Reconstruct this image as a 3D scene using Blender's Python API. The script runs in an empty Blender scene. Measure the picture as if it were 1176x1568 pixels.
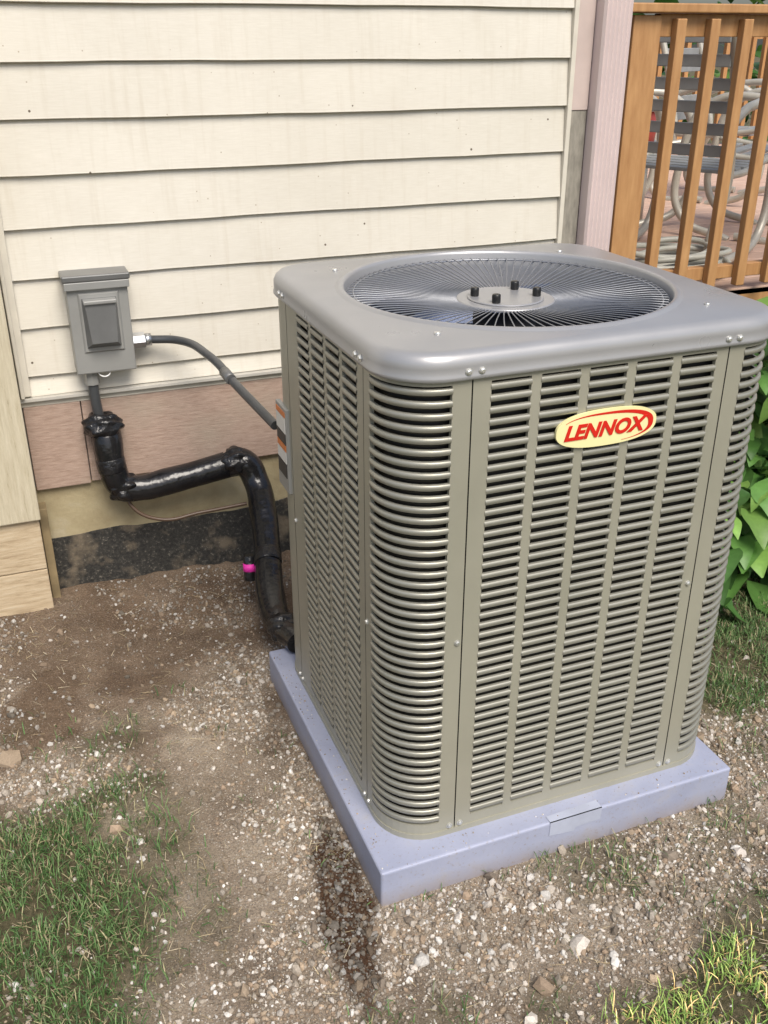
import bpy, bmesh, math, random
import numpy as np
from mathutils import Vector, Matrix
random.seed(7); rng=np.random.default_rng(7)
scene=bpy.context.scene
SUN_EL=52.0; SUN_AZ=(0.05,-0.9987)   # horizontal direction towards the light (open, hazy sky behind the camera)
SKY=0.15; SUNW=3.4; SUNANG=32

# ------------------------------------------------------------------ helpers
def obj(name,me,parent=None,mat=None):
    o=bpy.data.objects.new(name,me); scene.collection.objects.link(o)
    if parent is not None: o.parent=parent
    if mat is not None: me.materials.append(mat)
    return o
def empty(name):
    o=bpy.data.objects.new(name,None); scene.collection.objects.link(o); o.empty_display_size=0.1; return o
def pymesh(name,v,f,mat=None,parent=None,smooth=False):
    me=bpy.data.meshes.new(name); me.from_pydata([tuple(map(float,a)) for a in v],[],f); me.update()
    o=obj(name,me,parent,mat)
    if smooth: me.polygons.foreach_set('use_smooth',[True]*len(me.polygons))
    return o
def npmesh(name,V,F,mat=None,parent=None,col=None,smooth=False):
    V=np.asarray(V,dtype=np.float32); F=np.asarray(F,dtype=np.int32); k=F.shape[1]
    me=bpy.data.meshes.new(name); me.vertices.add(len(V)); me.vertices.foreach_set('co',V.ravel())
    me.loops.add(F.size); me.loops.foreach_set('vertex_index',F.ravel())
    me.polygons.add(len(F)); me.polygons.foreach_set('loop_start',np.arange(0,F.size,k,dtype=np.int32))
    try: me.polygons.foreach_set('loop_total',np.full(len(F),k,dtype=np.int32))
    except Exception: pass
    me.polygons.foreach_set('use_smooth',np.full(len(F),smooth,dtype=bool))
    if col is not None:
        a=me.color_attributes.new('col','FLOAT_COLOR','POINT'); a.data.foreach_set('color',np.asarray(col,dtype=np.float32).ravel())
    me.update(calc_edges=True); me.validate()
    return obj(name,me,parent,mat)
def box(name,x0,x1,y0,y1,z0,z1,mat,parent=None,bev=0.0,seg=2,smooth=False):
    bm=bmesh.new(); bmesh.ops.create_cube(bm,size=1.0)
    for v in bm.verts:
        v.co=Vector(((x0+x1)/2+v.co.x*(x1-x0),(y0+y1)/2+v.co.y*(y1-y0),(z0+z1)/2+v.co.z*(z1-z0)))
    if bev>0: bmesh.ops.bevel(bm,geom=bm.edges[:],offset=bev,segments=seg,profile=0.5,affect='EDGES')
    me=bpy.data.meshes.new(name); bm.to_mesh(me); bm.free()
    if smooth: me.polygons.foreach_set('use_smooth',[True]*len(me.polygons))
    return obj(name,me,parent,mat)
def cyl(name,p0,p1,r,mat,parent=None,r2=None,n=20,smooth=True,bev=0):
    p0=Vector(p0);p1=Vector(p1); d=p1-p0
    bm=bmesh.new(); bmesh.ops.create_cone(bm,cap_ends=True,segments=n,radius1=r,radius2=r if r2 is None else r2,depth=d.length)
    if bev>0:
        bmesh.ops.bevel(bm,geom=[e for e in bm.edges if len(e.link_faces)==2 and any(len(f.verts)>4 for f in e.link_faces)],offset=bev,segments=2,profile=0.5,affect='EDGES')
    q=d.to_track_quat('Z','Y').to_matrix().to_4x4(); bm.transform(Matrix.Translation((p0+p1)/2)@q)
    me=bpy.data.meshes.new(name); bm.to_mesh(me); bm.free()
    for p in me.polygons: p.use_smooth = smooth and len(p.vertices)<=4
    return obj(name,me,parent,mat)
def tube(name,pts,r,mat,parent=None,res=6,radii=None,kind='BEZ'):
    cu=bpy.data.curves.new(name,'CURVE'); cu.dimensions='3D'; cu.bevel_depth=r; cu.bevel_resolution=res; cu.use_fill_caps=True; cu.resolution_u=10
    s=cu.splines.new('BEZIER'); s.bezier_points.add(len(pts)-1)
    for i,p in enumerate(pts):
        b=s.bezier_points[i]; b.co=p; b.handle_left_type='AUTO'; b.handle_right_type='AUTO'
        if radii: b.radius=radii[i]
    cu.materials.append(mat)
    o=bpy.data.objects.new(name,cu); scene.collection.objects.link(o)
    if parent is not None: o.parent=parent
    return o
def newmat(name):
    m=bpy.data.materials.new(name); m.use_nodes=True; nt=m.node_tree; b=nt.nodes['Principled BSDF']; return m,nt,b
def L(nt,a,b): nt.links.new(a,b)
def coords(nt,scale=(1,1,1)):
    t=nt.nodes.new('ShaderNodeTexCoord'); mp=nt.nodes.new('ShaderNodeMapping'); mp.inputs['Scale'].default_value=scale
    L(nt,t.outputs['Object'],mp.inputs['Vector']); return mp.outputs['Vector']
def noise(nt,vec,scale,detail=4,rough=0.55):
    n=nt.nodes.new('ShaderNodeTexNoise'); n.inputs['Scale'].default_value=scale; n.inputs['Detail'].default_value=detail; n.inputs['Roughness'].default_value=rough
    L(nt,vec,n.inputs['Vector']); return n.outputs['Fac']
def ramp(nt,fac,stops):
    r=nt.nodes.new('ShaderNodeValToRGB'); e=r.color_ramp.elements
    while len(e)<len(stops): e.new(0.5)
    for i,(p,c) in enumerate(stops):
        e[i].position=p; e[i].color=(*c,1) if len(c)==3 else c
    L(nt,fac,r.inputs['Fac']); return r.outputs['Color']
def mix(nt,fac,a,b,mode='MIX'):
    m=nt.nodes.new('ShaderNodeMix'); m.data_type='RGBA'; m.blend_type=mode
    fi=[i for i in m.inputs if i.name=='Factor' and i.type=='VALUE'][0]
    ai=[i for i in m.inputs if i.name=='A' and i.type=='RGBA'][0]; bi=[i for i in m.inputs if i.name=='B' and i.type=='RGBA'][0]
    for s,val in ((fi,fac),(ai,a),(bi,b)):
        if isinstance(val,(int,float)): s.default_value=val
        elif isinstance(val,tuple): s.default_value=(*val,1)
        else: L(nt,val,s)
    return [o for o in m.outputs if o.type=='RGBA'][0]
def bump(nt,b,h,strength,dist):
    n=nt.nodes.new('ShaderNodeBump'); n.inputs['Strength'].default_value=strength; n.inputs['Distance'].default_value=dist
    L(nt,h,n.inputs['Height']); L(nt,n.outputs['Normal'],b.inputs['Normal']); return n
def mat(name,c,rough=0.5,metal=0.0,var=0.12,scale=12,bmp=0.0,bscale=80,stretch=(1,1,1),spec=0.5,coat=0):
    m,nt,b=newmat(name); v=coords(nt,stretch)
    n=noise(nt,v,scale,4)
    dk=tuple(x*(1-var) for x in c); lt=tuple(min(1,x*(1+var)) for x in c)
    L(nt,ramp(nt,n,[(0.3,dk),(0.7,lt)]),b.inputs['Base Color'])
    b.inputs['Roughness'].default_value=rough; b.inputs['Metallic'].default_value=metal
    b.inputs['Specular IOR Level'].default_value=spec
    if coat: b.inputs['Coat Weight'].default_value=coat
    if bmp>0: bump(nt,b,noise(nt,v,bscale,4),bmp,0.002)
    return m
_lat={}
def vn(x,y,scale,seed):
    if seed not in _lat: _lat[seed]=np.random.default_rng(seed).random((256,256))
    g=_lat[seed]; X=np.asarray(x)*scale+1000.3; Y=np.asarray(y)*scale+1000.7
    xi=np.floor(X).astype(int); yi=np.floor(Y).astype(int); fx=X-xi; fy=Y-yi
    fx=fx*fx*(3-2*fx); fy=fy*fy*(3-2*fy)
    a=g[xi%256,yi%256]; b=g[(xi+1)%256,yi%256]; c=g[xi%256,(yi+1)%256]; d=g[(xi+1)%256,(yi+1)%256]
    return (a*(1-fx)+b*fx)*(1-fy)+(c*(1-fx)+d*fx)*fy
def fbm(x,y,scale,seed,o=4):
    s=0;t=0;a=1
    for i in range(o): s=s+a*vn(x,y,scale*2**i,seed+i); t+=a; a*=0.5
    return s/t
def sst(v,a,b):
    t=np.clip((v-a)/(b-a),0,1); return t*t*(3-2*t)
W,D,RC=0.86,0.817,0.11
PX0,PX1,PY0,PY1,PH=-0.046,0.872,-0.056,0.845,0.092

# ------------------------------------------------------------------ ground
def grass_m(x,y):
    n=fbm(x,y,3.0,11,4)-0.5
    left=sst(-x-0.42+n*0.7,0.0,0.25)*sst(0.66-y+n*0.6,0,0.28)
    front=sst(-0.37-y-0.12*(0.6-x)+n*0.35,0,0.12)*sst(x-0.0+n*0.2,0,0.15)
    fr=sst(x-0.50+n*0.6,0,0.3)*sst(-y-0.10+n*0.6,0,0.25)*0.85
    right=sst(x-0.93+n*0.25,0,0.12)*sst(y-0.06+n*0.3,0,0.15)
    far=np.maximum(sst(x-1.3,0,0.3),sst(-y-0.7,0,0.3))
    patch=sst(fbm(x,y,4.5,31,3),0.54,0.70)*0.45*sst(1.0-y,0,0.3)
    return np.clip(np.maximum.reduce([left,front,fr,right,far,patch]),0,1)
def wet_m(x,y):
    n=fbm(x,y,9,21,3)-0.5
    dx=(x+0.115-0.16*(y-0.0))/0.048; dy=(y-0.0)/0.21
    w=sst(1.35-np.sqrt(dx*dx+dy*dy)+n*1.3,0,0.45)
    dx=(x+0.42)/0.16; dy=(y-0.92)/0.2
    w2=sst(1.2-np.sqrt(dx*dx+dy*dy)+n*1.6,0,0.9)*0.45
    return np.clip(np.maximum(w,w2),0,1)
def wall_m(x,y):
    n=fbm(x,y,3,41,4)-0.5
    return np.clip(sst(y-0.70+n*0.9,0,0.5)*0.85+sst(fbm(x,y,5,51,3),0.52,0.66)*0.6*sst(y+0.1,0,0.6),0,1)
def hgt(x,y):
    near=sst(12-np.hypot(x,y),0,6)
    h=(fbm(x,y,1.3,61,3)-0.5)*0.035+(fbm(x,y,9,71,4)-0.5)*0.026+(fbm(x,y,45,81,2)-0.5)*0.009
    h=h+sst(y-1.2,0,0.35)*0.012
    ip=(sst(x-PX0+0.06,0,0.06)*sst(PX1+0.06-x,0,0.06)*sst(y-PY0+0.06,0,0.06)*sst(PY1+0.06-y,0,0.06))
    h=h*(1-ip)-0.004*ip
    return h*near+0.012*sst(grass_m(x,y),0.3,1)*(1-ip)*0.6
def axis(lo,hi,step,far):
    a=list(np.arange(lo,hi,step)); s=step; v=a[-1]
    while v<far: s*=1.18; v+=s; a.append(v)
    s=step; v=lo; b=[]
    while v>-far: s*=1.18; v-=s; b.append(v)
    return np.array(b[::-1]+a)
gx=axis(-1.5,2.4,0.010,90); gy=axis(-1.1,1.75,0.010,90)
GX,GY=np.meshgrid(gx,gy,indexing='ij'); GZ=hgt(GX,GY)
V=np.stack([GX,GY,GZ],-1).reshape(-1,3); nx,ny=GX.shape
idx=np.arange(nx*ny).reshape(nx,ny)
F=np.stack([idx[:-1,:-1],idx[1:,:-1],idx[1:,1:],idx[:-1,1:]],-1).reshape(-1,4)
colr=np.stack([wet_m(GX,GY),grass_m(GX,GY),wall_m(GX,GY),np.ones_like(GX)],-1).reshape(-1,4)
m,nt,b=newmat('dirt_ground')
v=coords(nt); at=nt.nodes.new('ShaderNodeAttribute'); at.attribute_name='col'
sep=nt.nodes.new('ShaderNodeSeparateColor'); L(nt,at.outputs['Color'],sep.inputs['Color'])
base=ramp(nt,noise(nt,v,4.0,5,0.6),[(0.3,(0.20,0.155,0.115)),(0.5,(0.33,0.265,0.20)),(0.7,(0.48,0.40,0.31))])
fine=ramp(nt,noise(nt,v,200,4,0.8),[(0.3,(0.42,0.41,0.40)),(0.5,(1,1,1)),(0.72,(1.5,1.48,1.44))])
base=mix(nt,1.0,base,fine,'MULTIPLY')
def pebbles(base,scale,thr,size):
    vor=nt.nodes.new('ShaderNodeTexVoronoi'); vor.inputs['Scale'].default_value=scale; L(nt,v,vor.inputs['Vector'])
    vs=nt.nodes.new('ShaderNodeSeparateColor'); L(nt,vor.outputs['Color'],vs.inputs['Color'])
    peb=ramp(nt,vs.outputs['Red'],[(0.0,(0.2,0.17,0.14)),(0.5,(0.38,0.33,0.27)),(1.0,(0.62,0.57,0.49))])
    pm=nt.nodes.new('ShaderNodeMath'); pm.operation='LESS_THAN'; pm.inputs[1].default_value=size; L(nt,vor.outputs['Distance'],pm.inputs[0])
    pm2=nt.nodes.new('ShaderNodeMath'); pm2.operation='GREATER_THAN'; pm2.inputs[1].default_value=thr; L(nt,vs.outputs['Green'],pm2.inputs[0])
    pm3=nt.nodes.new('ShaderNodeMath'); pm3.operation='MULTIPLY'; L(nt,pm.outputs[0],pm3.inputs[0]); L(nt,pm2.outputs[0],pm3.inputs[1])
    return mix(nt,pm3.outputs[0],base,peb)
base=pebbles(base,230,0.45,0.4)
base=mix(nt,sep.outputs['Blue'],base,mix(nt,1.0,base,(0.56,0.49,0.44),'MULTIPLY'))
base=mix(nt,sep.outputs['Green'],base,ramp(nt,noise(nt,v,60,3),[(0.3,(0.07,0.065,0.035)),(0.7,(0.18,0.155,0.09))]))
base=mix(nt,sep.outputs['Red'],base,mix(nt,1.0,base,(0.25,0.17,0.13),'MULTIPLY'))
L(nt,base,b.inputs['Base Color']); b.inputs['Roughness'].default_value=0.95; b.inputs['Specular IOR Level'].default_value=0.2
bump(nt,b,noise(nt,v,150,4,0.8),1.0,0.009)
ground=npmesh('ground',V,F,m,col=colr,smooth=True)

def attrmat(name,rough=0.7,spec=0.3,sub=0.0,fine=0.15,fs=300):
    m,nt,b=newmat(name); at=nt.nodes.new('ShaderNodeAttribute'); at.attribute_name='col'
    n=ramp(nt,noise(nt,coords(nt),fs,2),[(0.3,(1-fine,)*3),(0.7,(1+fine,)*3)])
    L(nt,mix(nt,1.0,at.outputs['Color'],n,'MULTIPLY'),b.inputs['Base Color'])
    b.inputs['Roughness'].default_value=rough; b.inputs['Specular IOR Level'].default_value=spec
    if sub>0:
        tr=nt.nodes.new('ShaderNodeBsdfTranslucent'); L(nt,at.outputs['Color'],tr.inputs['Color'])
        ms=nt.nodes.new('ShaderNodeMixShader'); ms.inputs[0].default_value=sub
        L(nt,b.outputs[0],ms.inputs[1]); L(nt,tr.outputs[0],ms.inputs[2]); L(nt,ms.outputs[0],nt.nodes['Material Output'].inputs['Surface'])
    return m
def inpad(x,y,e=0.0): return (x>PX0-e)&(x<PX1+e)&(y>PY0-e)&(y<PY1+e)
ico=bmesh.new(); bmesh.ops.create_icosphere(ico,subdivisions=1,radius=1.0)
iv=np.array([v.co[:] for v in ico.verts]); iF=np.array([[v.index for v in f.verts] for f in ico.faces]); ico.free()
def rotm(n):
    q=rng.normal(size=(n,4)); q/=np.linalg.norm(q,axis=1)[:,None]; w,x,y,z=q.T
    return np.stack([np.stack([1-2*(y*y+z*z),2*(x*y-z*w),2*(x*z+y*w)],-1),np.stack([2*(x*y+z*w),1-2*(x*x+z*z),2*(y*z-x*w)],-1),np.stack([2*(x*z-y*w),2*(y*z+x*w),1-2*(x*x+y*y)],-1)],1)
SPAL=np.array([(0.42,0.37,0.31),(0.55,0.50,0.44),(0.30,0.26,0.21),(0.22,0.18,0.14),(0.40,0.31,0.22),(0.66,0.63,0.58),(0.32,0.24,0.17),(0.36,0.31,0.25)])
def stone_at(X,Y,Z,s):
    n=len(X); sc=s[:,None]*rng.uniform(0.5,1.1,(n,3))
    P=iv[None]*(1+rng.normal(0,0.17,(n,len(iv),1)))*sc[:,None,:]
    P=np.einsum('nij,nkj->nki',rotm(n),P)+np.stack([X,Y,Z],-1)[:,None,:]
    Fc=(iF[None]+(np.arange(n)*len(iv))[:,None,None]).reshape(-1,3)
    c=SPAL[rng.integers(0,len(SPAL),n)]*rng.uniform(0.7,1.15,(n,1))
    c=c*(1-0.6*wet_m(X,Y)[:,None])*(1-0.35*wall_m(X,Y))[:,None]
    c=np.concatenate([c,np.ones((n,1))],1)
    return P.reshape(-1,3),Fc,np.repeat(c,len(iv),axis=0)
def stones(n,smin,smax,dens):
    X=rng.uniform(-1.3,1.7,n*5); Y=rng.uniform(-0.8,1.56,n*5)
    p=dens(X,Y); k=(rng.random(n*5)<p)&~inpad(X,Y,0.004)&(Y<1.55); X=X[k][:n];Y=Y[k][:n]; n=len(X)
    s=smin+(smax-smin)*rng.random(n)**2.2
    return stone_at(X,Y,hgt(X,Y)+s*rng.uniform(-0.1,0.4,n),s)
def gd(x,y):
    n=fbm(x,y,4,91,4)
    d=0.12+0.9*sst(n,0.42,0.62)
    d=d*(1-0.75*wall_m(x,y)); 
    strip=sst(0.16-np.abs(x+0.42-0.1*y),0,0.12)*sst(0.9-y,0,0.3); d=d*(1-0.6*strip)
    front=sst(0.35-y,0,0.3)*sst(x+0.15,0,0.2); d=np.maximum(d,front*(0.45+0.6*sst(n,0.35,0.6)))
    rt=sst(x-0.88,0,0.1)*sst(0.25-y,0,0.2); d=np.maximum(d,rt*0.8)
    return np.clip(d*(1-0.8*grass_m(x,y)),0,1)
Vs=[];Fs=[];Cs=[];off=0
parts=[stones(n,a,bb,gd) for n,a,bb in [(32000,0.0016,0.0055),(13000,0.0035,0.009),(1300,0.007,0.014),(40,0.012,0.022)]]
hx=np.array([-0.775,0.62,0.12,-0.02,0.30,-0.60,0.78]); hy=np.array([0.73,-0.17,-0.42,-0.22,-0.30,1.30,-0.22]); parts.append(stone_at(hx,hy,hgt(hx,hy)+0.004,np.array([0.036,0.026,0.022,0.02,0.024,0.02,0.018])))
n=150; X=np.concatenate([rng.uniform(PX0+0.003,-0.012,90),rng.uniform(PX0,PX1-0.01,60)]); Y=np.concatenate([rng.uniform(PY0+0.01,PY1-0.01,90),rng.uniform(PY0+0.004,-0.012,60)])
parts.append(stone_at(X,Y,np.full(n,PH+0.0006),rng.uniform(0.0008,0.0028,n)))
for p,f_,c in parts: Vs.append(p);Fs.append(f_+off);Cs.append(c);off+=len(p)
npmesh('gravel',np.concatenate(Vs),np.concatenate(Fs),attrmat('gravel_stone',0.85,0.25),col=np.concatenate(Cs))
def blades(n,dens,reg,hm,flat=False,pal=None,w=0.0016):
    X=rng.uniform(reg[0],reg[1],n); Y=rng.uniform(reg[2],reg[3],n)
    k=(rng.random(n)<dens(X,Y))&~inpad(X,Y,0.003)&~((X<1.5)&(Y>1.52)); X=X[k];Y=Y[k]; n=len(X)
    a=rng.uniform(0,2*math.pi,n); H=hm*rng.uniform(0.45,1.25,n)
    lean=rng.uniform(0.25,1.15,n); 
    if flat: lean=rng.uniform(1.3,1.55,n)
    dirx,diry=np.cos(a),np.sin(a); wx,wy=-diry,dirx
    ww=w*rng.uniform(0.6,1.4,n); Z=hgt(X,Y)+(0.002 if flat else 0)
    P=np.zeros((n,7,3))
    for i,t in enumerate([0,0.4,0.75]):
        ang=lean*t if not flat else lean
        r=H*t*np.sin(ang); z=H*t*np.cos(ang)
        wid=ww*(1-0.35*t)
        for s,sg in ((0,-1),(1,1)):
            P[:,2*i+s,0]=X+dirx*r+sg*wx*wid; P[:,2*i+s,1]=Y+diry*r+sg*wy*wid; P[:,2*i+s,2]=Z+z
    P[:,6,0]=X+dirx*H*np.sin(lean); P[:,6,1]=Y+diry*H*np.sin(lean); P[:,6,2]=Z+H*np.cos(lean)
    o=(np.arange(n)*7)[:,None]
    T=np.concatenate([o+np.array(q) for q in ([0,1,3],[0,3,2],[2,3,5],[2,5,4],[4,5,6])])
    c=pal[rng.integers(0,len(pal),n)]*rng.uniform(0.6,1.25,(n,1))
    if not flat:
        sunlit=sst(-Y-0.38-0.1*(0.6-X),0,0.07)[:,None]*sst(X,0,0.1)[:,None]; c=c*(1-sunlit)+sunlit*c*np.array([3.2,2.6,2.0])  # sunlit strip of the front-right lawn painted into the blade colours
    c=np.concatenate([c,np.ones((n,1))],1)
    return P.reshape(-1,3),T,np.repeat(c,7,axis=0)
gp=np.array([(0.07,0.145,0.04),(0.09,0.18,0.055),(0.12,0.21,0.07),(0.055,0.12,0.035),(0.16,0.23,0.09),(0.34,0.30,0.17)])
sp=np.array([(0.45,0.37,0.23),(0.36,0.28,0.17),(0.55,0.47,0.33),(0.2,0.15,0.09)])
Vs=[];Fs=[];Cs=[];off=0
def gden(x,y): 
    g=grass_m(x,y); return g*g*(0.25+0.75*sst(fbm(x,y,14,101,3),0.35,0.6))
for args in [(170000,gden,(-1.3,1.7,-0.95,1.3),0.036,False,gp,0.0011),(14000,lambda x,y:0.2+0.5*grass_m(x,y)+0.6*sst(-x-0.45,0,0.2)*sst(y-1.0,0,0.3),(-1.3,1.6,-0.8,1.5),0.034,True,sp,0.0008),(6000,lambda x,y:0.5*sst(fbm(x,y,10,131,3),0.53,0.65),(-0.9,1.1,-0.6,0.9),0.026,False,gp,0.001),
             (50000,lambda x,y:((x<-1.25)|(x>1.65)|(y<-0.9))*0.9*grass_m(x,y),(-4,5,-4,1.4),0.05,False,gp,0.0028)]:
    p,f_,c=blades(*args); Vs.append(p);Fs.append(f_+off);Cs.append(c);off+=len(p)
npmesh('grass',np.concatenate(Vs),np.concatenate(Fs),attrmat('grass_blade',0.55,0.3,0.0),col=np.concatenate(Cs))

# ------------------------------------------------------------------ house
sid,nt,b=newmat('vinyl_siding'); v=coords(nt)
big=ramp(nt,noise(nt,v,2.2,5,0.6),[(0.3,(0.645,0.61,0.53)),(0.7,(0.715,0.68,0.60))])
vv=coords(nt,(1.2,1,14)); grain=ramp(nt,noise(nt,vv,18,5,0.65),[(0.3,(0.93,0.92,0.90)),(0.7,(1.02,1.02,1.02))])
cc=mix(nt,1.0,big,grain,'MULTIPLY')
vst=coords(nt,(9,1,0.7)); cc=mix(nt,ramp(nt,noise(nt,vst,5,4,0.6),[(0.52,(0,0,0)),(0.8,(0.35,0.35,0.35))]),cc,(0.50,0.44,0.34))
for sc_,th_,tint in ((11,0.040,(0.12,0.09,0.06)),(23,0.05,(0.42,0.36,0.28))):
    vo=nt.nodes.new('ShaderNodeTexVoronoi'); vo.inputs['Scale'].default_value=sc_; L(nt,v,vo.inputs['Vector'])
    lt=nt.nodes.new('ShaderNodeMath'); lt.operation='LESS_THAN'; lt.inputs[1].default_value=th_; L(nt,vo.outputs['Distance'],lt.inputs[0])
    cc=mix(nt,lt.outputs[0],cc,tint)
L(nt,cc,b.inputs['Base Color']); b.inputs['Roughness'].default_value=0.42
bump(nt,b,noise(nt,v,14,4),0.35,0.003)
cream_trim=mat('cream_trim',(0.64,0.60,0.51),0.5,var=0.08)
house=empty('house')
YW=1.5687; S=0.1443; Z0=1.7779
def siding(name,x0,x1,yw,zlo,zhi,parent):
    verts=[];faces=[]
    k=-12
    while True:
        zt=Z0-(k-1)*S; zb=Z0-k*S
        if zt<=zlo+0.005: break
        if zb<zhi:
            ztt=min(zt,zhi); zbb=max(zb,zlo)
            prof=[(0.001,ztt),(-0.004,ztt-0.012),(-0.0165,zbb+0.006),(-0.0172,zbb+0.002),(-0.014,zbb),(0.002,zbb+0.001)]
            xs=np.arange(x0,x1+0.001,(x1-x0)/max(1,int((x1-x0)/0.12)))
            base=len(verts)
            for x in xs:
                for (dy,z) in prof:
                    wob=0.0012*math.sin(x*3.1+k*1.7)+0.0008*math.sin(x*9.7+k*2.9)+0.0004*math.sin(x*23+k)
                    verts.append((x,yw+dy+wob*(1 if dy<-0.01 else 0),z+wob*(0.9 if dy<-0.01 else 0)))
            n=len(prof)
            for i in range(len(xs)-1):
                for j in range(n-1):
                    a=base+i*n+j; faces.append((a,a+1,a+n+1,a+n))
        k+=1
    return pymesh(name,verts,faces,sid,parent)
siding('siding_wall',-0.598,1.245,YW,0.705,3.0,house)
wallcore=mat('wall_core',(0.25,0.24,0.22),0.8)
box('wall_core',-0.60,1.30,YW+0.004,YW+0.12,0.40,3.0,wallcore,house)
box('house_core',-6,1.30,YW+0.13,7.5,0.0,3.0,wallcore,house)
siding('siding_bay_wall',-4.0,-0.76,1.45,0.36,3.0,house)
box('bay_core',-4.0,-0.61,1.455,YW+0.125,0.36,3.0,wallcore,house)
pw,nt,b=newmat('weathered_paint'); v=coords(nt,(9,9,0.8))
n1=noise(nt,v,9,6,0.75); c=ramp(nt,n1,[(0.30,(0.24,0.19,0.12)),(0.40,(0.50,0.44,0.31)),(0.7,(0.64,0.58,0.44))])
L(nt,c,b.inputs['Base Color']); b.inputs['Roughness'].default_value=0.75; bump(nt,b,n1,0.6,0.004)
box('corner_post',-0.756,-0.600,1.432,1.58,0.345,3.0,pw,house,0.004)
rawwood,nt,b=newmat('raw_wood'); v=coords(nt,(1.5,1.5,14)); n1=noise(nt,v,7,6,0.7)
L(nt,ramp(nt,n1,[(0.3,(0.34,0.25,0.15)),(0.5,(0.52,0.41,0.27)),(0.7,(0.60,0.50,0.35))]),b.inputs['Base Color']); b.inputs['Roughness'].default_value=0.8; bump(nt,b,n1,0.5,0.003)
box('post_block',-1.2,-0.606,1.45,1.60,0.165,0.343,rawwood,house,0.004)
box('post_block_lower',-1.2,-0.606,1.452,1.60,-0.03,0.163,rawwood,house,0.004)
box('post_block_side',-0.604,-0.578,1.515,1.60,-0.03,0.343,mat('old_wood',(0.26,0.20,0.11),0.85,var=0.3),house,0.002)
box('inner_corner_channel',-0.5985,-0.566,1.538,1.566,0.71,3.0,cream_trim,house,0.003)
box('inner_corner_lip',-0.5965,-0.586,1.520,1.5375,0.71,3.0,cream_trim,house,0.002)
box('end_channel',1.2455,1.262,1.545,1.60,0.70,3.0,cream_trim,house,0.002)
pink,nt,b=newmat('pink_trim_paint'); v=coords(nt,(1,1,1)); vv=coords(nt,(2,2,14))
c=ramp(nt,noise(nt,vv,10,6,0.7),[(0.25,(0.27,0.18,0.135)),(0.5,(0.40,0.29,0.23)),(0.75,(0.49,0.365,0.295))])
c=mix(nt,ramp(nt,noise(nt,v,5,4),[(0.5,(0,0,0)),(0.75,(0.6,0.6,0.6))]),c,(0.37,0.31,0.24))
L(nt,c,b.inputs['Base Color']); b.inputs['Roughness'].default_value=0.7; bump(nt,b,noise(nt,vv,16,5,0.7),0.5,0.003)
pinkv=mat('pink_corner_paint',(0.54,0.44,0.40),0.6,var=0.1,scale=6,bmp=0.2)
box('corner_trim_board',1.263,1.325,1.550,1.72,1.475,3.0,pinkv,house,0.002)
gray=mat('gray_bare_board',(0.27,0.25,0.21),0.8,var=0.3,scale=14,stretch=(4,4,1))
box('corner_bare_board',1.263,1.325,1.553,1.72,0.40,1.474,gray,house,0.002)
dsm=mat('downspout_paint',(0.66,0.55,0.53),0.45,var=0.06,scale=4)
pts2=[]
xa,xb,ya,yb=1.328,1.436,1.498,1.555
for i in range(13):
    t=i/12; x=xa+0.006+t*(xb-xa-0.012); pts2.append((x,ya+(0.007 if i%2 else 0)))
pts2+= [(xb,ya+0.01),(xb,yb),(xa,yb),(xa,ya+0.01)]
vv_=[(x,y,z) for z in (0.15,3.0) for x,y in pts2]; n=len(pts2)
pymesh('downspout',vv_,[(i,(i+1)%n,n+(i+1)%n,n+i) for i in range(n)],dsm,house)
box('side_wall_corner',1.326,1.40,YW+0.0,7.5,0.0,3.0,pinkv,house)
box('drip_flashing',-0.60,1.262,1.534,1.567,0.694,0.7045,mat('drip_metal',(0.50,0.48,0.43),0.5,var=0.1),house,0.001)
box('siding_starter',-0.60,1.245,1.551,1.5665,0.674,0.693,cream_trim,house,0.001)
box('skirt_board',-0.425,1.262,1.5535,1.60,0.398,0.673,pink,house,0.003)
box('skirt_end_board',-0.597,-0.428,1.550,1.60,0.394,0.6735,pink,house,0.003)
conc,nt,b=newmat('foundation_concrete'); v=coords(nt); n1=noise(nt,v,6,6,0.65)
L(nt,ramp(nt,n1,[(0.3,(0.27,0.215,0.12)),(0.6,(0.40,0.34,0.21)),(0.8,(0.45,0.40,0.30))]),b.inputs['Base Color']); b.inputs['Roughness'].default_value=0.9; bump(nt,b,noise(nt,v,70,5),0.5,0.004)
box('foundation_concrete',-0.60,1.40,1.572,1.70,0.20,0.40,conc,house)
tar,nt,b=newmat('foundation_tar'); v=coords(nt); n1=noise(nt,v,110,5,0.75)
tc_=ramp(nt,n1,[(0.35,(0.014,0.014,0.014)),(0.58,(0.045,0.043,0.038)),(0.70,(0.24,0.22,0.18))])
tc_=mix(nt,ramp(nt,noise(nt,v,7,5,0.6),[(0.52,(0,0,0)),(0.64,(0.75,0.75,0.75))]),tc_,(0.21,0.17,0.12))
L(nt,tc_,b.inputs['Base Color']); b.inputs['Roughness'].default_value=0.6; bump(nt,b,n1,0.6,0.005)
xs=np.linspace(-0.60,1.4,200); tz=0.212+0.035*(fbm(xs,xs*0,6,111,3)-0.5)
fv=[(x,1.566,-0.05) for x in xs]+[(x,1.566+0.003,z) for x,z in zip(xs,tz)]+[(x,1.574,z+0.002) for x,z in zip(xs,tz)]
n=len(xs); pymesh('foundation_tar',fv,[(i,i+1,n+i+1,n+i) for i in range(n-1)]+[(n+i,n+i+1,2*n+i+1,2*n+i) for i in range(n-1)],tar,house)
roofm=mat('roof_shingle',(0.10,0.09,0.085),0.9,var=0.3,scale=20)
eave_z=3.15
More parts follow.
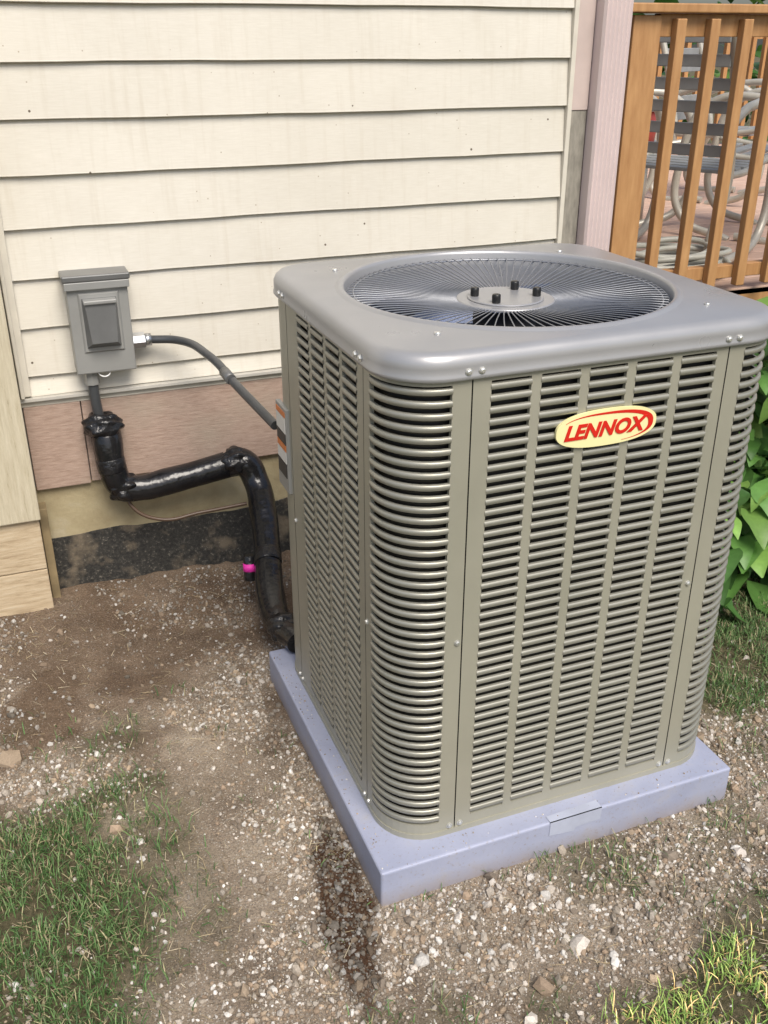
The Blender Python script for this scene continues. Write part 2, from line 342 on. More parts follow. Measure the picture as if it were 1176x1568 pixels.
pymesh('roof',[(-6.5,1.22,eave_z),(1.75,1.22,eave_z),(1.75,4.6,eave_z+1.6),(-6.5,4.6,eave_z+1.6),(1.75,8.0,eave_z),(-6.5,8.0,eave_z)],[(0,1,2,3),(3,2,4,5)],roofm,house)
box('soffit',-6.5,1.75,1.22,1.60,eave_z-0.15,eave_z-0.01,mat('soffit_white',(0.7,0.68,0.62),0.6),house)

# ------------------------------------------------------------------ disconnect box
db=empty('electrical_disconnect_box'); db.location=(0.010,0,-0.004)
steel=mat('gray_enclosure_paint',(0.32,0.32,0.305),0.42,metal=0.2,var=0.08,scale=8)
steeld=mat('dark_enclosure_paint',(0.16,0.162,0.16),0.35,metal=0.3,var=0.1)
zinc=mat('zinc_fitting',(0.55,0.56,0.57),0.3,metal=0.9,var=0.1)
box('enclosure',-0.437,-0.262,1.472,1.556,0.785,1.062,steel,db,0.004)
box('enclosure_lid',-0.446,-0.253,1.458,1.556,1.063,1.082,steeld,db,0.004)
box('lid_lip',-0.442,-0.257,1.458,1.470,1.040,1.0625,steel,db,0.002)
def frustum(name,c0,c1,mat_,parent):
    v=list(c0)+list(c1); return pymesh(name,v,[(4,5,6,7),(0,1,5,4),(1,2,6,5),(2,3,7,6),(3,0,4,7)],mat_,parent)
frustum('cover_recess',[(-.408,1.4715,.85),(-.289,1.4715,.85),(-.289,1.4715,1.03),(-.408,1.4715,1.03)],[(-.403,1.466,.855),(-.294,1.466,.855),(-.294,1.466,1.025),(-.403,1.466,1.025)],steel,db)
frustum('pull_cover',[(-.398,1.4655,.866),(-.299,1.4655,.866),(-.299,1.4655,1.014),(-.398,1.4655,1.014)],[(-.385,1.430,.887),(-.312,1.430,.887),(-.305,1.442,1.000),(-.392,1.442,1.000)],steeld,db)
box('cover_lip',-.396,-.301,1.434,1.4655,1.001,1.013,steel,db,0.003)
cyl('side_connector',(-0.262,1.512,0.862),(-0.225,1.512,0.862),0.026,zinc,db,n=8,smooth=False)
cyl('side_connector_nut',(-0.226,1.512,0.862),(-0.205,1.512,0.862),0.019,zinc,db)
cyl('bottom_connector',(-0.395,1.512,0.742),(-0.395,1.512,0.786),0.022,steel,db,n=8,smooth=False)
blk=mat('gray_conduit',(0.055,0.058,0.062),0.3,var=0.15)
tube('conduit_to_unit',[(-0.21,1.512,0.862),(-0.13,1.47,0.862),(-0.075,1.30,0.858),(-0.045,1.05,0.832),(-0.012,0.80,0.805)],0.0125,blk,db)
cyl('conduit_coupling',(-0.058,1.16,0.846),(-0.053,1.10,0.84),0.0155,steeld,db)
tube('conduit_down',[(-0.395,1.512,0.75),(-0.393,1.51,0.68),(-0.388,1.51,0.62)],0.016,blk,db)
tube('white_wire',[(-0.38,1.49,0.79),(-0.365,1.48,0.772),(-0.345,1.48,0.775),(-0.34,1.485,0.79)],0.0022,mat('white_wire',(0.7,0.7,0.68),0.4),db)

# ------------------------------------------------------------------ line set
ls=empty('refrigerant_line_set')
foam,nt,b=newmat('black_insulation'); v=coords(nt)
n1=noise(nt,v,16,3,0.5); L(nt,ramp(nt,n1,[(0.3,(0.007,0.007,0.008)),(0.7,(0.016,0.016,0.018))]),b.inputs['Base Color']); b.inputs['Roughness'].default_value=0.2; bump(nt,b,n1,0.5,0.012)
tape,nt,b=newmat('black_tape'); v=coords(nt); n1=noise(nt,v,38,3,0.6)
L(nt,ramp(nt,n1,[(0.3,(0.006,0.006,0.007)),(0.7,(0.02,0.02,0.022))]),b.inputs['Base Color']); b.inputs['Roughness'].default_value=0.28; bump(nt,b,n1,0.8,0.010)
tube('line_wall_section',[(-0.365,1.535,0.60),(-0.365,1.50,0.55),(-0.362,1.485,0.47),(-0.340,1.48,0.400),(-0.28,1.475,0.385),(-0.20,1.472,0.394),(-0.12,1.47,0.405),(0.0,1.465,0.425)],0.043,foam,ls,radii=[1.05,1.1,1.0,1.05,0.98,1.04,0.99,1.03])
tube('line_drop_section',[(0.0,1.47,0.435),(0.055,1.45,0.43),(0.085,1.42,0.37),(0.08,1.33,0.30),(0.055,1.2,0.22),(0.02,1.05,0.145),(0.01,0.93,0.125),(0.03,0.80,0.13)],0.0435,foam,ls,radii=[1,1.05,0.97,1.04,0.97,1.04,0.97,0.75])
def blob(name,c,r,sc,mat_,parent,seed):
    bm=bmesh.new(); bmesh.ops.create_icosphere(bm,subdivisions=4,radius=1)
    rr=random.Random(seed); ph=[rr.uniform(0,6) for _ in range(6)]
    for v in bm.verts:
        k=1+0.10*math.sin(v.co.x*5+ph[0])*math.sin(v.co.z*6+ph[1])+0.07*math.sin(v.co.y*9+ph[2]+v.co.z*7)
        v.co=Vector((v.co.x*sc[0],v.co.y*sc[1],v.co.z*sc[2]))*r*k+Vector(c)
    me=bpy.data.meshes.new(name); bm.to_mesh(me); bm.free(); me.polygons.foreach_set('use_smooth',[True]*len(me.polygons)); return obj(name,me,parent,mat_)
blob('wall_entry_wrap',(-0.372,1.51,0.60),0.058,(1.05,0.9,0.75),tape,ls,1)
cyl('tape_wrap_a',(-0.366,1.488,0.500),(-0.362,1.484,0.455),0.0455,tape,ls,bev=0.002)
blob('elbow_wrap_a',(-0.335,1.48,0.395),0.048,(1.1,1,1.05),tape,ls,2)
blob('elbow_wrap_b',(0.03,1.455,0.435),0.050,(1.15,1,1.0),tape,ls,3)
cyl('tape_wrap_b',(0.055,1.2,0.22),(0.045,1.16,0.20),0.0445,tape,ls,bev=0.001)
blob('line_end_wrap',(0.012,0.90,0.128),0.043,(1,1.3,1),tape,ls,4)
tube('bare_copper_line',[(-0.33,1.50,0.40),(-0.32,1.47,0.33),(-0.24,1.45,0.275),(-0.1,1.44,0.28),(0.05,1.43,0.29)],0.006,mat('brown_wire',(0.09,0.055,0.035),0.4),ls)
cyl('service_cap',(-0.002,1.21,0.215),(-0.008,1.19,0.135),0.020,tape,ls,bev=0.003)
cyl('pink_tag',(-0.004,1.203,0.190),(-0.006,1.197,0.166),0.0215,mat('pink_tag',(0.85,0.04,0.42),0.5,var=0.05),ls)

# ------------------------------------------------------------------ pad
padm,nt,b=newmat('pad_composite'); v=coords(nt); n1=noise(nt,v,7,6,0.6)
c=ramp(nt,n1,[(0.3,(0.30,0.325,0.435)),(0.7,(0.37,0.395,0.51))])
n2=noise(nt,v,120,5,0.7); c=mix(nt,ramp(nt,n2,[(0.58,(0,0,0)),(0.70,(0.7,0.7,0.7))]),c,(0.26,0.22,0.18))
n3=noise(nt,v,14,5,0.65); c=mix(nt,ramp(nt,n3,[(0.55,(0,0,0)),(0.75,(0.45,0.45,0.45))]),c,(0.38,0.36,0.35))
sx_=nt.nodes.new('ShaderNodeSeparateXYZ'); L(nt,v,sx_.inputs[0]); mz=nt.nodes.new('ShaderNodeMapRange'); mz.inputs[1].default_value=0.045; mz.inputs[2].default_value=0.0; L(nt,sx_.outputs['Z'],mz.inputs[0])
mm_=nt.nodes.new('ShaderNodeMath'); mm_.operation='MULTIPLY'; L(nt,mz.outputs[0],mm_.inputs[0]); L(nt,n3,mm_.inputs[1]); c=mix(nt,mm_.outputs[0],c,(0.27,0.21,0.15))
L(nt,c,b.inputs['Base Color']); b.inputs['Roughness'].default_value=0.5; bump(nt,b,n2,0.25,0.002)
pad=empty('equipment_pad')
box('slab',PX0,PX1,PY0,PY1,-0.01,PH,padm,pad,0.006,3)
pp=[(0.365,0.055),(0.43,0.048),(0.435,0.058),(0.50,0.060),(0.502,PH+0.0015),(0.366,PH+0.0015)]
pymesh('repair_patch',[(x,PY0-0.002,z) for x,z in pp]+[(x,PY0+0.001,z) for x,z in pp]+[(0.366,PY0+0.02,PH+0.0015),(0.502,PY0+0.025,PH+0.0015)],[(0,1,2,3,4,5)]+[(i,6+i,6+(i+1)%6,(i+1)%6) for i in range(6)]+[(5,4,13,12)],mat('pad_patch',(0.42,0.45,0.55),0.55),pad)

# ------------------------------------------------------------------ condenser unit
ac=empty('air_conditioner_condenser')
def paint(name,lo_,hi_,metal_,rough_):
    m,nt,b=newmat(name); v=coords(nt); n1=noise(nt,v,5,4)
    c=ramp(nt,n1,[(0.3,lo_),(0.7,hi_)])
    sp_=noise(nt,v,160,3,0.8); c=mix(nt,ramp(nt,sp_,[(0.66,(0,0,0)),(0.74,(0.5,0.5,0.5))]),c,(0.45,0.42,0.35))
    L(nt,c,b.inputs['Base Color']); b.inputs['Metallic'].default_value=metal_
    L(nt,ramp(nt,noise(nt,v,9,4),[(0.3,(rough_-0.04,)*3),(0.7,(rough_+0.08,)*3)]),b.inputs['Roughness'])
    bump(nt,b,noise(nt,v,500,2),0.05,0.001); return m
metal=paint('condenser_paint',(0.33,0.32,0.255),(0.38,0.365,0.295),0.22,0.38)
slatm=paint('louver_paint',(0.31,0.305,0.255),(0.35,0.34,0.29),0.45,0.35)
capm=paint('condenser_cap_paint',(0.35,0.35,0.355),(0.38,0.38,0.385),0.35,0.30)
dark=mat('coil_dark',(0.012,0.012,0.014),0.7,var=0.3)
screwm=mat('screw_zinc',(0.65,0.65,0.62),0.3,metal=0.7)
A=math.pi*RC/2
segs=[('l',(RC,0),(1,0),W-2*RC),('a',(W-RC,RC),-math.pi/2,A),('l',(W,RC),(0,1),D-2*RC),('a',(W-RC,D-RC),0,A),('l',(W-RC,D),(-1,0),W-2*RC),('a',(RC,D-RC),math.pi/2,A),('l',(0,D-RC),(0,-1),D-2*RC),('a',(RC,RC),math.pi,A)]
LT=sum(s[3] for s in segs)
def path(s):
    s=s%LT
    for t,p,d,l in segs:
        if s<=l+1e-9:
            if t=='l': return (p[0]+d[0]*s,p[1]+d[1]*s),(d[1],-d[0])
            th=d+s/RC; return (p[0]+RC*math.cos(th),p[1]+RC*math.sin(th)),(math.cos(th),math.sin(th))
        s-=l
bre=[0]
for s_ in segs: bre.append(bre[-1]+s_[3])
def samples(s0,s1):
    out={round(s0,6),round(s1,6)}
    for w in (-1,0,1):
        for i,sg in enumerate(segs):
            a=bre[i]+w*LT; c=bre[i+1]+w*LT
            if c<s0 or a>s1: continue
            n=10 if sg[0]=='a' else 1
            for j in range(n+1):
                q=a+(c-a)*j/n
                if s0<q<s1: out.add(round(q,6))
    return sorted(out)
def sweep(verts,faces,s0,s1,prof):
    ss=samples(s0,s1); b0=len(verts); n=len(prof)
    for s in ss:
        (x,y),(nx_,ny_)=path(s)
        for o,z in prof: verts.append((x+nx_*o,y+ny_*o,z))
    for i in range(len(ss)-1):
        for j in range(n-1):
            a=b0+i*n+j; faces.append((a,a+n,a+n+1,a+1))
def sx(x): return x-RC
def sl(y): return -A-(y-RC)
def sr(y): return (W-2*RC)+A+(y-RC)
ZB,ZT,SB,ST=0.098,1.170,0.132,1.145
NR=44; pitch=(ST-SB)/NR
cw=0.0814; cg=0.021
front_slots=[(sx(0.189+i*(cw+cg)),sx(0.189+i*(cw+cg)+cw)) for i in range(5)]
def sidecols(f,y0,y1,n,g):
    w=(y1-y0-g*(n-1))/n; r=[]
    for i in range(n):
        a=f(y0+i*(w+g)); c=f(y0+i*(w+g)+w); r.append((min(a,c),max(a,c)))
    return sorted(r)
sb0=(W-2*RC)+A+(D-2*RC)+A-RC
panels=[(sx(0.151),sx(W-0.151),front_slots),
        (sl(0.151),sx(0.151),[(sl(0.118),sx(0.112))]),
        (sx(W-0.151),sr(0.151),[(sx(W-0.112),sr(0.118))]),
        (sl(0.66),sl(0.151),sidecols(sl,0.187,0.575,4,0.018)),
        (sr(0.151),sr(0.66),sidecols(sr,0.187,0.63,5,0.018)),
        (sr(0.66),LT+sl(0.66),[(sb0+0.2+i*0.1,sb0+0.2+i*0.1+0.08) for i in range(5)])]
pvv=[];pff=[];svv=[];sff=[]
prof_slat=[(-0.0060,0.0064),(-0.0015,0.0063),(0.0009,0.0045),(0.0018,0.0006),(0.0010,-0.0042),(-0.0014,-0.0062),(-0.0050,-0.0066)]
for (s0,s1,slots) in panels:
    s0+=0.0014; s1-=0.0014
    cur=s0
    for a,c in slots:
        sweep(pvv,pff,cur,a,[(-0.006,ZB),(0,ZB),(0,ZT)]); 
        sweep(pvv,pff,a,c,[(-0.006,ZB),(0,ZB),(0,SB),(-0.008,SB)])
        sweep(pvv,pff,a,c,[(-0.008,ST),(0,ST),(0,ZT)])
        for q in (a,c):
            (x,y),(n0,n1_)=path(q); k=len(pvv)
            pvv.extend([(x,y,SB),(x,y,ST),(x-n0*0.009,y-n1_*0.009,ST),(x-n0*0.009,y-n1_*0.009,SB)]); pff.append((k,k+1,k+2,k+3))
        for i in range(NR):
            z=SB+(i+0.5)*pitch+random.gauss(0,0.00025)
            sweep(svv,sff,a-0.001,c+0.001,[(o,z+dz) for o,dz in prof_slat])
        cur=c
    sweep(pvv,pff,cur,s1,[(-0.006,ZB),(0,ZB),(0,ZT)])
pymesh('cabinet_panels',pvv,pff,metal,ac)
pymesh('louvers',svv,sff,slatm,ac,True)
v_=[];f_=[]; sweep(v_,f_,0,LT,[(-0.022,0.10),(-0.022,1.165)]); 
coil,nt,b=newmat('coil_fins'); vv=coords(nt,(1,1,1)); w=nt.nodes.new('ShaderNodeTexWave'); w.inputs['Scale'].default_value=40; w.bands_direction='Z'; w.inputs['Distortion'].default_value=1.0; L(nt,vv,w.inputs['Vector'])
L(nt,ramp(nt,w.outputs['Fac'],[(0.8,(0.008,0.008,0.009)),(0.97,(0.05,0.04,0.025))]),b.inputs['Base Color']); b.inputs['Roughness'].default_value=0.6
pymesh('coil',v_,f_,coil,ac)
v_=[];f_=[]; sweep(v_,f_,0,LT,[(-0.03,0.092),(0.002,0.092),(0.002,0.106),(-0.03,0.106)]); pymesh('base_pan',v_,f_,metal,ac)
cx_,cy_=W/2,D/2; RR=0.362
cv=[];cf=[]
ss=samples(0,LT-1e-6)
full=[]
for i in range(len(ss)-1):
    a,c=ss[i],ss[i+1]; n=max(1,int((c-a)/0.02)); full+= [a+(c-a)*j/n for j in range(n)]
N=len(full)
outer=[(0.004,1.153),(0.0085,1.1545),(0.0105,1.157),(0.0105,1.162),(0.0090,1.165),(0.0090,1.178),(0.0085,1.187),(0.004,1.197),(-0.004,1.2035),(-0.016,1.206)]
rings=[]
for o,z in outer:
    rings.append([(path(s)[0][0]+path(s)[1][0]*o,path(s)[0][1]+path(s)[1][1]*o,z) for s in full])
def circ(r,z):
    out=[]
    for s in full:
        (x,y),_=path(s); a=math.atan2(y-cy_,x-cx_); out.append((cx_+r*math.cos(a),cy_+r*math.sin(a),z))
    return out
rings+= [circ(RR+0.013,1.2075),circ(RR+0.010,1.2085),circ(RR+0.006,1.212),circ(RR,1.2135),circ(RR-0.006,1.211),circ(RR-0.008,1.205),circ(RR-0.009,1.10)]
for r_ in rings: cv+=r_
for k in range(len(rings)-1):
    for i in range(N):
        j=(i+1)%N; cf.append((k*N+i,k*N+j,(k+1)*N+j,(k+1)*N+i))
pymesh('top_cap',cv,cf,capm,ac,True)
bm=bmesh.new(); bmesh.ops.create_circle(bm,cap_ends=True,segments=48,radius=RR+0.02); bmesh.ops.translate(bm,verts=bm.verts,vec=(cx_,cy_,0.80)); me=bpy.data.meshes.new('inner'); bm.to_mesh(me); bm.free(); obj('interior_floor',me,ac,dark)
bm=bmesh.new(); bmesh.ops.create_cone(bm,cap_ends=False,segments=64,radius1=RR-0.004,radius2=RR-0.010,depth=0.32); bmesh.ops.translate(bm,verts=bm.verts,vec=(cx_,cy_,0.96)); me=bpy.data.meshes.new('shroud'); bm.to_mesh(me); bm.free(); me.polygons.foreach_set('use_smooth',[True]*len(me.polygons)); obj('fan_shroud',me,ac,mat('shroud_dark',(0.02,0.022,0.03),0.45,metal=0.3))
wirem=mat('grille_wire',(0.27,0.28,0.30),0.35,metal=0.5)
gv=[];gf=[]
def wire(pts,r,ns=5):
    b0=len(gv)
    for i,p in enumerate(pts):
        p=Vector(p); d=(Vector(pts[min(i+1,len(pts)-1)])-Vector(pts[max(i-1,0)])).normalized()
        u=d.cross(Vector((0,0,1))).normalized(); w_=u.cross(d)
        for k in range(ns):
            a=2*math.pi*k/ns; gv.append(tuple(p+u*math.cos(a)*r+w_*math.sin(a)*r))
    for i in range(len(pts)-1):
        for k in range(ns):
            a=b0+i*ns+k; c=b0+i*ns+(k+1)%ns; gf.append((a,c,c+ns,a+ns))
NW=96
for i in range(NW):
    a=2*math.pi*i/NW+0.01
    pr=[(0.095,1.176),(0.13,1.179),(0.22,1.188),(0.31,1.196),(0.345,1.196),(0.353,1.188)]
    wire([(cx_+r*math.cos(a+0.10*(r-0.1)),cy_+r*math.sin(a+0.10*(r-0.1)),z) for r,z in pr],0.0014)
for r,z in ((0.335,1.1945),(0.105,1.175)):
    wire([(cx_+r*math.cos(2*math.pi*i/72),cy_+r*math.sin(2*math.pi*i/72),z) for i in range(73)],0.0022)
pymesh('fan_guard',gv,gf,wirem,ac,True)
cyl('motor_plate',(cx_,cy_,1.172),(cx_,cy_,1.180),0.108,capm,ac,n=64,bev=0.003)
cyl('motor_plate_raised',(cx_,cy_,1.180),(cx_,cy_,1.184),0.084,capm,ac,n=64,bev=0.002)
rub=mat('black_cap',(0.012,0.012,0.012),0.35)
for i,ad in enumerate((-21.5,158.5,45,225)):
    a=math.radians(ad); x=cx_+0.068*math.cos(a); y=cy_+0.068*math.sin(a)
    cyl('motor_bolt_%d'%i,(x,y,1.183),(x,y,1.203),0.0095,rub,ac,bev=0.003)
cyl('fan_motor',(cx_,cy_,0.98),(cx_,cy_,1.171),0.07,dark,ac,n=32)
blm=mat('fan_blade_aluminium',(0.16,0.21,0.36),0.25,metal=0.7,var=0.06)
for kbl in range(3):
    a0=math.radians(-35+120*kbl); v_=[];f_=[]
    for i in range(9):
        r=0.07+i*(0.335-0.07)/8; spread=math.radians(34+2.2*i)
        for j in range(7):
            t=j/6-0.5; a=a0+t*spread*2*0.85; v_.append((cx_+r*math.cos(a),cy_+r*math.sin(a),1.09-t*0.11*(0.7+0.3*i/8)+0.02*(0.25-t*t)))
    for i in range(8):
        for j in range(6):
            q=i*7+j; f_.append((q,q+1,q+8,q+7))
    pymesh('fan_blade_%d'%kbl,v_,f_,blm,ac,True)
sv=[];sf=[]
def screw(s,z,off=0.0,r=0.0056):
    (x,y),(n0,n1_)=path(s); nrm=Vector((n0,n1_,0)); u=Vector((-n1_,n0,0)); w_=Vector((0,0,1)); b0=len(sv); P=Vector((x,y,z))+nrm*off
    pr=[(0.0,1.25),(0.0012,1.25),(0.0015,0.95),(0.0042,0.85),(0.0052,0.55)]
    for o,k in pr:
        for i in range(10):
            a=2*math.pi*i/10; sv.append(tuple(P+nrm*o+(u*math.cos(a)+w_*math.sin(a))*r*k))
    for j in range(len(pr)-1):
        for i in range(10):
            a=b0+j*10+i; c=b0+j*10+(i+1)%10; sf.append((a,c,c+10,a+10))
    sf.append(tuple(b0+(len(pr)-1)*10+i for i in range(10)))
for s in (sx(0.151),sx(W-0.151),sl(0.151),sl(0.66),sr(0.151),sr(0.66)):
    for d in (-0.013,0.013):
        screw(s+d,1.170,0.0095); screw(s+d,0.116)
screw(sx(0.151)-0.011,0.60); screw(sl(0.151)+0.011,0.60); screw(sx(W-0.151)-0.012,0.62); screw(sl(0.66)+0.012,0.60)
pymesh('screws',sv,sf,screwm,ac,False)
for dx,dy in ((-0.3,-0.3),(0.3,-0.3),(-0.3,0.28),(0.3,0.28)):
    cyl('cap_screw',(cx_+dx,cy_+dy,1.2055),(cx_+dx,cy_+dy,1.211),0.006,screwm,ac,n=10)
box('control_panel',-0.008,0.004,0.675,0.765,0.66,0.885,steel,ac,0.002)
lw=mat('label_white',(0.65,0.64,0.6),0.5,var=0.05); lo=mat('label_orange',(0.60,0.19,0.05),0.5,var=0.05); lk=mat('label_black',(0.03,0.03,0.03),0.5)
for i,(z0,z1,mm) in enumerate([(0.862,0.875,lo),(0.82,0.860,lw),(0.79,0.818,lk),(0.772,0.788,lo),(0.74,0.770,lw),(0.70,0.738,lk)]):
    box('label_%d'%i,-0.0095,-0.0078,0.684,0.757,z0,z1,mm,ac)
badge=mat('badge_cream',(0.84,0.77,0.40),0.35,var=0.03); red=mat('badge_red',(0.62,0.02,0.012),0.35,var=0.04)
XC,ZC=0.4385,1.024
def sup(a,p_=2.5):
    ca,sa=math.cos(a),math.sin(a); return math.copysign(abs(ca)**(2/p_),ca),math.copysign(abs(sa)**(2/p_),sa)
n=64; pts=[(XC+0.112*sup(2*math.pi*i/n)[0],ZC+0.037*sup(2*math.pi*i/n)[1]) for i in range(n)]
v_=[(x,-0.0075,z) for x,z in pts]+[(x,-0.0015,z) for x,z in pts]
pymesh('badge_plate',v_,[tuple(range(n))]+[(i,n+i,n+(i+1)%n,(i+1)%n) for i in range(n)],badge,ac)
v_=[];n=48
for i in range(n+1):
    a=math.radians(150-i*(225)/n); t=i/n; ex,ez=sup(a)
    th=0.0008+0.0062*max(0,math.sin(math.pi*min(1,t)))**1.6
    v_.append((XC+0.1045*ex,-0.0082,ZC+0.0315*ez)); v_.append((XC+(0.1045-th*2.0)*ex,-0.0082,ZC+(0.0315-th)*ez))
pymesh('badge_swoosh',v_,[(2*i,2*i+1,2*i+3,2*i+2) for i in range(n)],red,ac)
tc=bpy.data.curves.new('badge_text','FONT'); tc.body='LENNOX'; tc.size=0.046; tc.shear=0.28; tc.offset=0.0018; tc.extrude=0.0006; tc.align_x='CENTER'; tc.align_y='CENTER'; tc.space_character=1.02
tc.materials.append(red); to=bpy.data.objects.new('badge_text',tc); scene.collection.objects.link(to); to.parent=ac
to.location=(XC-0.008,-0.0086,ZC-0.003); to.rotation_euler=(math.pi/2,0,0); to.scale=(0.92,0.88,1)

# ------------------------------------------------------------------ deck
deck=empty('wooden_deck')
cedar,nt,b=newmat('cedar_stain'); v=coords(nt,(5,5,0.8)); n1=noise(nt,v,8,5,0.6)
L(nt,ramp(nt,n1,[(0.3,(0.36,0.18,0.07)),(0.7,(0.50,0.28,0.12))]),b.inputs['Base Color']); b.inputs['Roughness'].default_value=0.5; bump(nt,b,n1,0.25,0.002)
board,nt,b=newmat('deck_boards'); v=coords(nt,(0.8,6,1)); n1=noise(nt,v,8,5,0.6)
L(nt,ramp(nt,n1,[(0.3,(0.52,0.34,0.25)),(0.7,(0.66,0.47,0.37))]),b.inputs['Base Color']); b.inputs['Roughness'].default_value=0.6
DZ=0.80
box('corner_post_deck',1.475,1.585,1.55,1.66,-0.02,1.76,cedar,deck,0.004)
box('top_rail',1.586,4.2,1.562,1.60,1.695,1.765,cedar,deck,0.003)
box('rail_cap',1.44,4.2,1.52,1.665,1.767,1.795,cedar,deck,0.004)
box('bottom_rail',1.586,4.2,1.562,1.60,0.855,0.905,cedar,deck,0.003)
box('rim_joist',1.586,6.0,1.60,1.64,0.55,0.795,cedar,deck,0.003)
for i in range(18): box('baluster_%d'%i,1.632+i*0.138,1.670+i*0.138,1.528,1.5605,0.83,1.75,cedar,deck,0.003)
for i in range(34):
    y=1.60+i*0.142; box('deck_board_%d'%i,1.405,6.5,y,y+0.136,DZ-0.03,DZ,board,deck,0.003)
box('far_rail',1.45,6.5,6.3,6.36,1.68,1.76,cedar,deck); box('far_bottom_rail',1.45,6.5,6.3,6.36,0.86,0.92,cedar,deck)
for i in range(36): box('far_baluster_%d'%i,1.5+i*0.14,1.54+i*0.14,6.26,6.30,0.84,1.72,cedar,deck)
box('side_rail',6.44,6.5,1.6,6.3,1.68,1.76,cedar,deck)
for i in range(33): box('side_baluster_%d'%i,6.42,6.46,1.7+i*0.14,1.74+i*0.14,0.84,1.72,cedar,deck)
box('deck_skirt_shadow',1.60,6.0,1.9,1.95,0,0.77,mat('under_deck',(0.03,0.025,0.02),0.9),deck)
cm=mat('chair_tube',(0.46,0.44,0.38),0.35,metal=0.2); cs=mat('chair_sling',(0.26,0.27,0.27),0.6)
def chair(loc,rot):
    e=empty('patio_chair'); 
    for sgn in (-1,1):
        x=0.27*sgn
        tube('arm',[(x,-0.05,0.0),(x,-0.30,0.10),(x,-0.33,0.36),(x,-0.24,0.60),(x,0.05,0.64),(x,0.25,0.58)],0.019,cm,e)
        tube('back_leg',[(x,-0.02,0.02),(x,0.30,0.06),(x,0.20,0.35),(x,0.22,0.5),(x,0.36,0.95)],0.019,cm,e)
        tube('seat_rail',[(x,-0.30,0.42),(x,0.0,0.38),(x,0.22,0.38)],0.015,cm,e)
    for i in range(6):
        z=0.45+i*0.085; y=0.21+0.15*(i/5)
        box('back_slat_%d'%i,-0.262,0.262,y-0.006,y+0.006,z,z+0.045,cs,e,0.003)
    for i in range(5):
        y=-0.24+i*0.095; box('seat_slat_%d'%i,-0.262,0.262,y,y+0.06,0.385,0.40,cs,e,0.003)
    e.location=loc; e.rotation_euler=(0,0,rot); return e
chair((2.30,2.25,DZ),math.radians(120)); chair((3.0,2.55,DZ),math.radians(215)); chair((2.55,3.2,DZ),math.radians(75)); chair((3.6,3.6,DZ),math.radians(30))
cu_pts=[]
for i in range(120):
    a=i*0.33; r=0.17+0.04*math.sin(i*0.21); cu_pts.append((1.98+r*math.cos(a)*1.3,1.86+r*math.sin(a)*0.8,DZ+0.015+i*0.0009+0.012*math.sin(i*0.5)))
tube('garden_hose',cu_pts,0.012,mat('hose',(0.46,0.46,0.40),0.4),None,res=3)
tub=empty('plastic_tub')
cyl('tub_body',(2.62,3.1,DZ+0.34),(2.62,3.1,DZ+0.56),0.09,mat('tub_red',(0.45,0.07,0.05),0.4),tub,r2=0.11,n=28)
cyl('tub_rim',(2.62,3.1,DZ+0.555),(2.62,3.1,DZ+0.58),0.12,mat('tub_white',(0.8,0.8,0.78),0.4),tub,n=28,bev=0.004)
cyl('tub_stand',(2.62,3.1,DZ),(2.62,3.1,DZ+0.34),0.08,cm,tub,n=20)

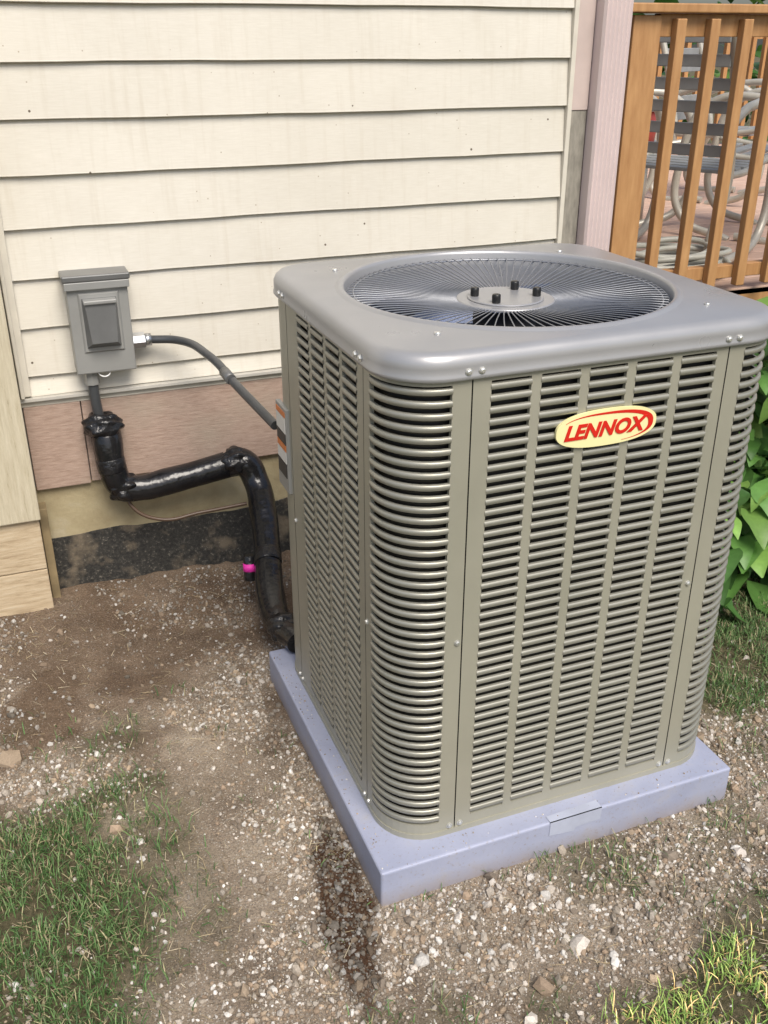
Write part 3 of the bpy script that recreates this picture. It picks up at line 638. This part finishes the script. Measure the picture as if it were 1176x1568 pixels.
# ------------------------------------------------------------------ plants
def leaf_mass(name,n,reg,zr,size,pal,droop=0.5,seed=3,face=None):
    r=np.random.default_rng(seed); Vv=[];Ff=[];Cc=[]
    nl=6
    for i in range(n):
        px=r.uniform(reg[0],reg[1]); py=r.uniform(reg[2],reg[3]); t=r.random()
        pz=zr[0]+(zr[1]-zr[0])*t
        pz*= (0.75+0.5*vn(px,py,3,200))
        a=r.uniform(0,2*math.pi); 
        if face is not None and r.random()<0.6: a=face+r.normal(0,0.7)
        Ls=size*r.uniform(0.6,1.3); Wd=Ls*r.uniform(0.28,0.38); tilt=r.uniform(-0.1,0.5); b0=len(Vv)
        c=pal[r.integers(0,len(pal))]*r.uniform(0.7,1.3)
        roll=r.normal(0,0.35)
        for k in range(nl+1):
            q=k/nl; wd=Wd*math.sin(math.pi*min(1,q**0.75*0.97+0.02))**0.9
            d=Ls*q; z=d*math.sin(tilt)-droop*Ls*q*q
            hx=d*math.cos(tilt)
            for sgn in (-1,0,1):
                lx=hx; ly=sgn*wd; lz=z+abs(sgn)*wd*0.35+sgn*wd*roll+(0.004*math.sin(k*2.0)*abs(sgn))
                Vv.append((px+lx*math.cos(a)-ly*math.sin(a),py+lx*math.sin(a)+ly*math.cos(a),max(0.01,pz+lz)))
                Cc.append((*(c*(1.12 if sgn==0 else 1)),1))
        for k in range(nl):
            for s in (0,1):
                q=b0+k*3+s; Ff.append((q,q+1,q+4,q+3))
    return npmesh(name,np.array(Vv),np.array(Ff),attrmat(name+'_leaf',0.42,0.4,0.25,0.1,60),col=np.array(Cc),smooth=True)
lp=np.array([(0.06,0.15,0.03),(0.09,0.20,0.045),(0.05,0.12,0.03),(0.15,0.27,0.06)])
leaf_mass('leafy_shrub',1000,(1.62,2.9,0.85,1.45),(0.08,0.78),0.12,lp,0.5,3,-1.8)
leaf_mass('hosta_plant',340,(1.27,2.4,0.66,1.05),(0.03,0.34),0.15,lp*1.25,0.6,5,-1.8)
leaf_mass('hedge',1200,(-3,12,9.0,10.0),(0.2,3.2),0.35,lp,0.4,9)

# ------------------------------------------------------------------ light, camera
w=bpy.data.worlds.new('World'); scene.world=w; w.use_nodes=True; nt=w.node_tree
sky=nt.nodes.new('ShaderNodeTexSky'); sky.sky_type='NISHITA'; sky.sun_disc=False; sky.sun_elevation=math.radians(SUN_EL)
az=math.atan2(SUN_AZ[0],SUN_AZ[1]); sky.sun_rotation=az; sky.dust_density=3.0; sky.air_density=1.0; sky.ozone_density=1.0
bg=nt.nodes['Background']; bg.inputs['Strength'].default_value=SKY; L(nt,sky.outputs[0],bg.inputs['Color'])
sl_=bpy.data.lights.new('sun','SUN'); sl_.energy=SUNW; sl_.angle=math.radians(SUNANG); sl_.color=(1.0,0.945,0.86)
so=bpy.data.objects.new('sun',sl_); scene.collection.objects.link(so)
e=math.radians(SUN_EL); d=Vector((SUN_AZ[0]*math.cos(e),SUN_AZ[1]*math.cos(e),math.sin(e)))
so.rotation_euler=d.to_track_quat('Z','Y').to_euler(); so.location=(0,0,8)
cam=bpy.data.cameras.new('camera'); co=bpy.data.objects.new('camera',cam); scene.collection.objects.link(co)
cam.sensor_fit='VERTICAL'; cam.sensor_height=24; cam.lens=24*1486.07/1568; cam.clip_end=400; cam.clip_start=0.05
co.location=(-0.5962,-1.4702,1.6946); co.rotation_euler=(math.pi/2-0.4551,0.0,-0.3749)
scene.camera=co
scene.view_settings.view_transform='Standard'; scene.view_settings.look='None'; scene.view_settings.exposure=0
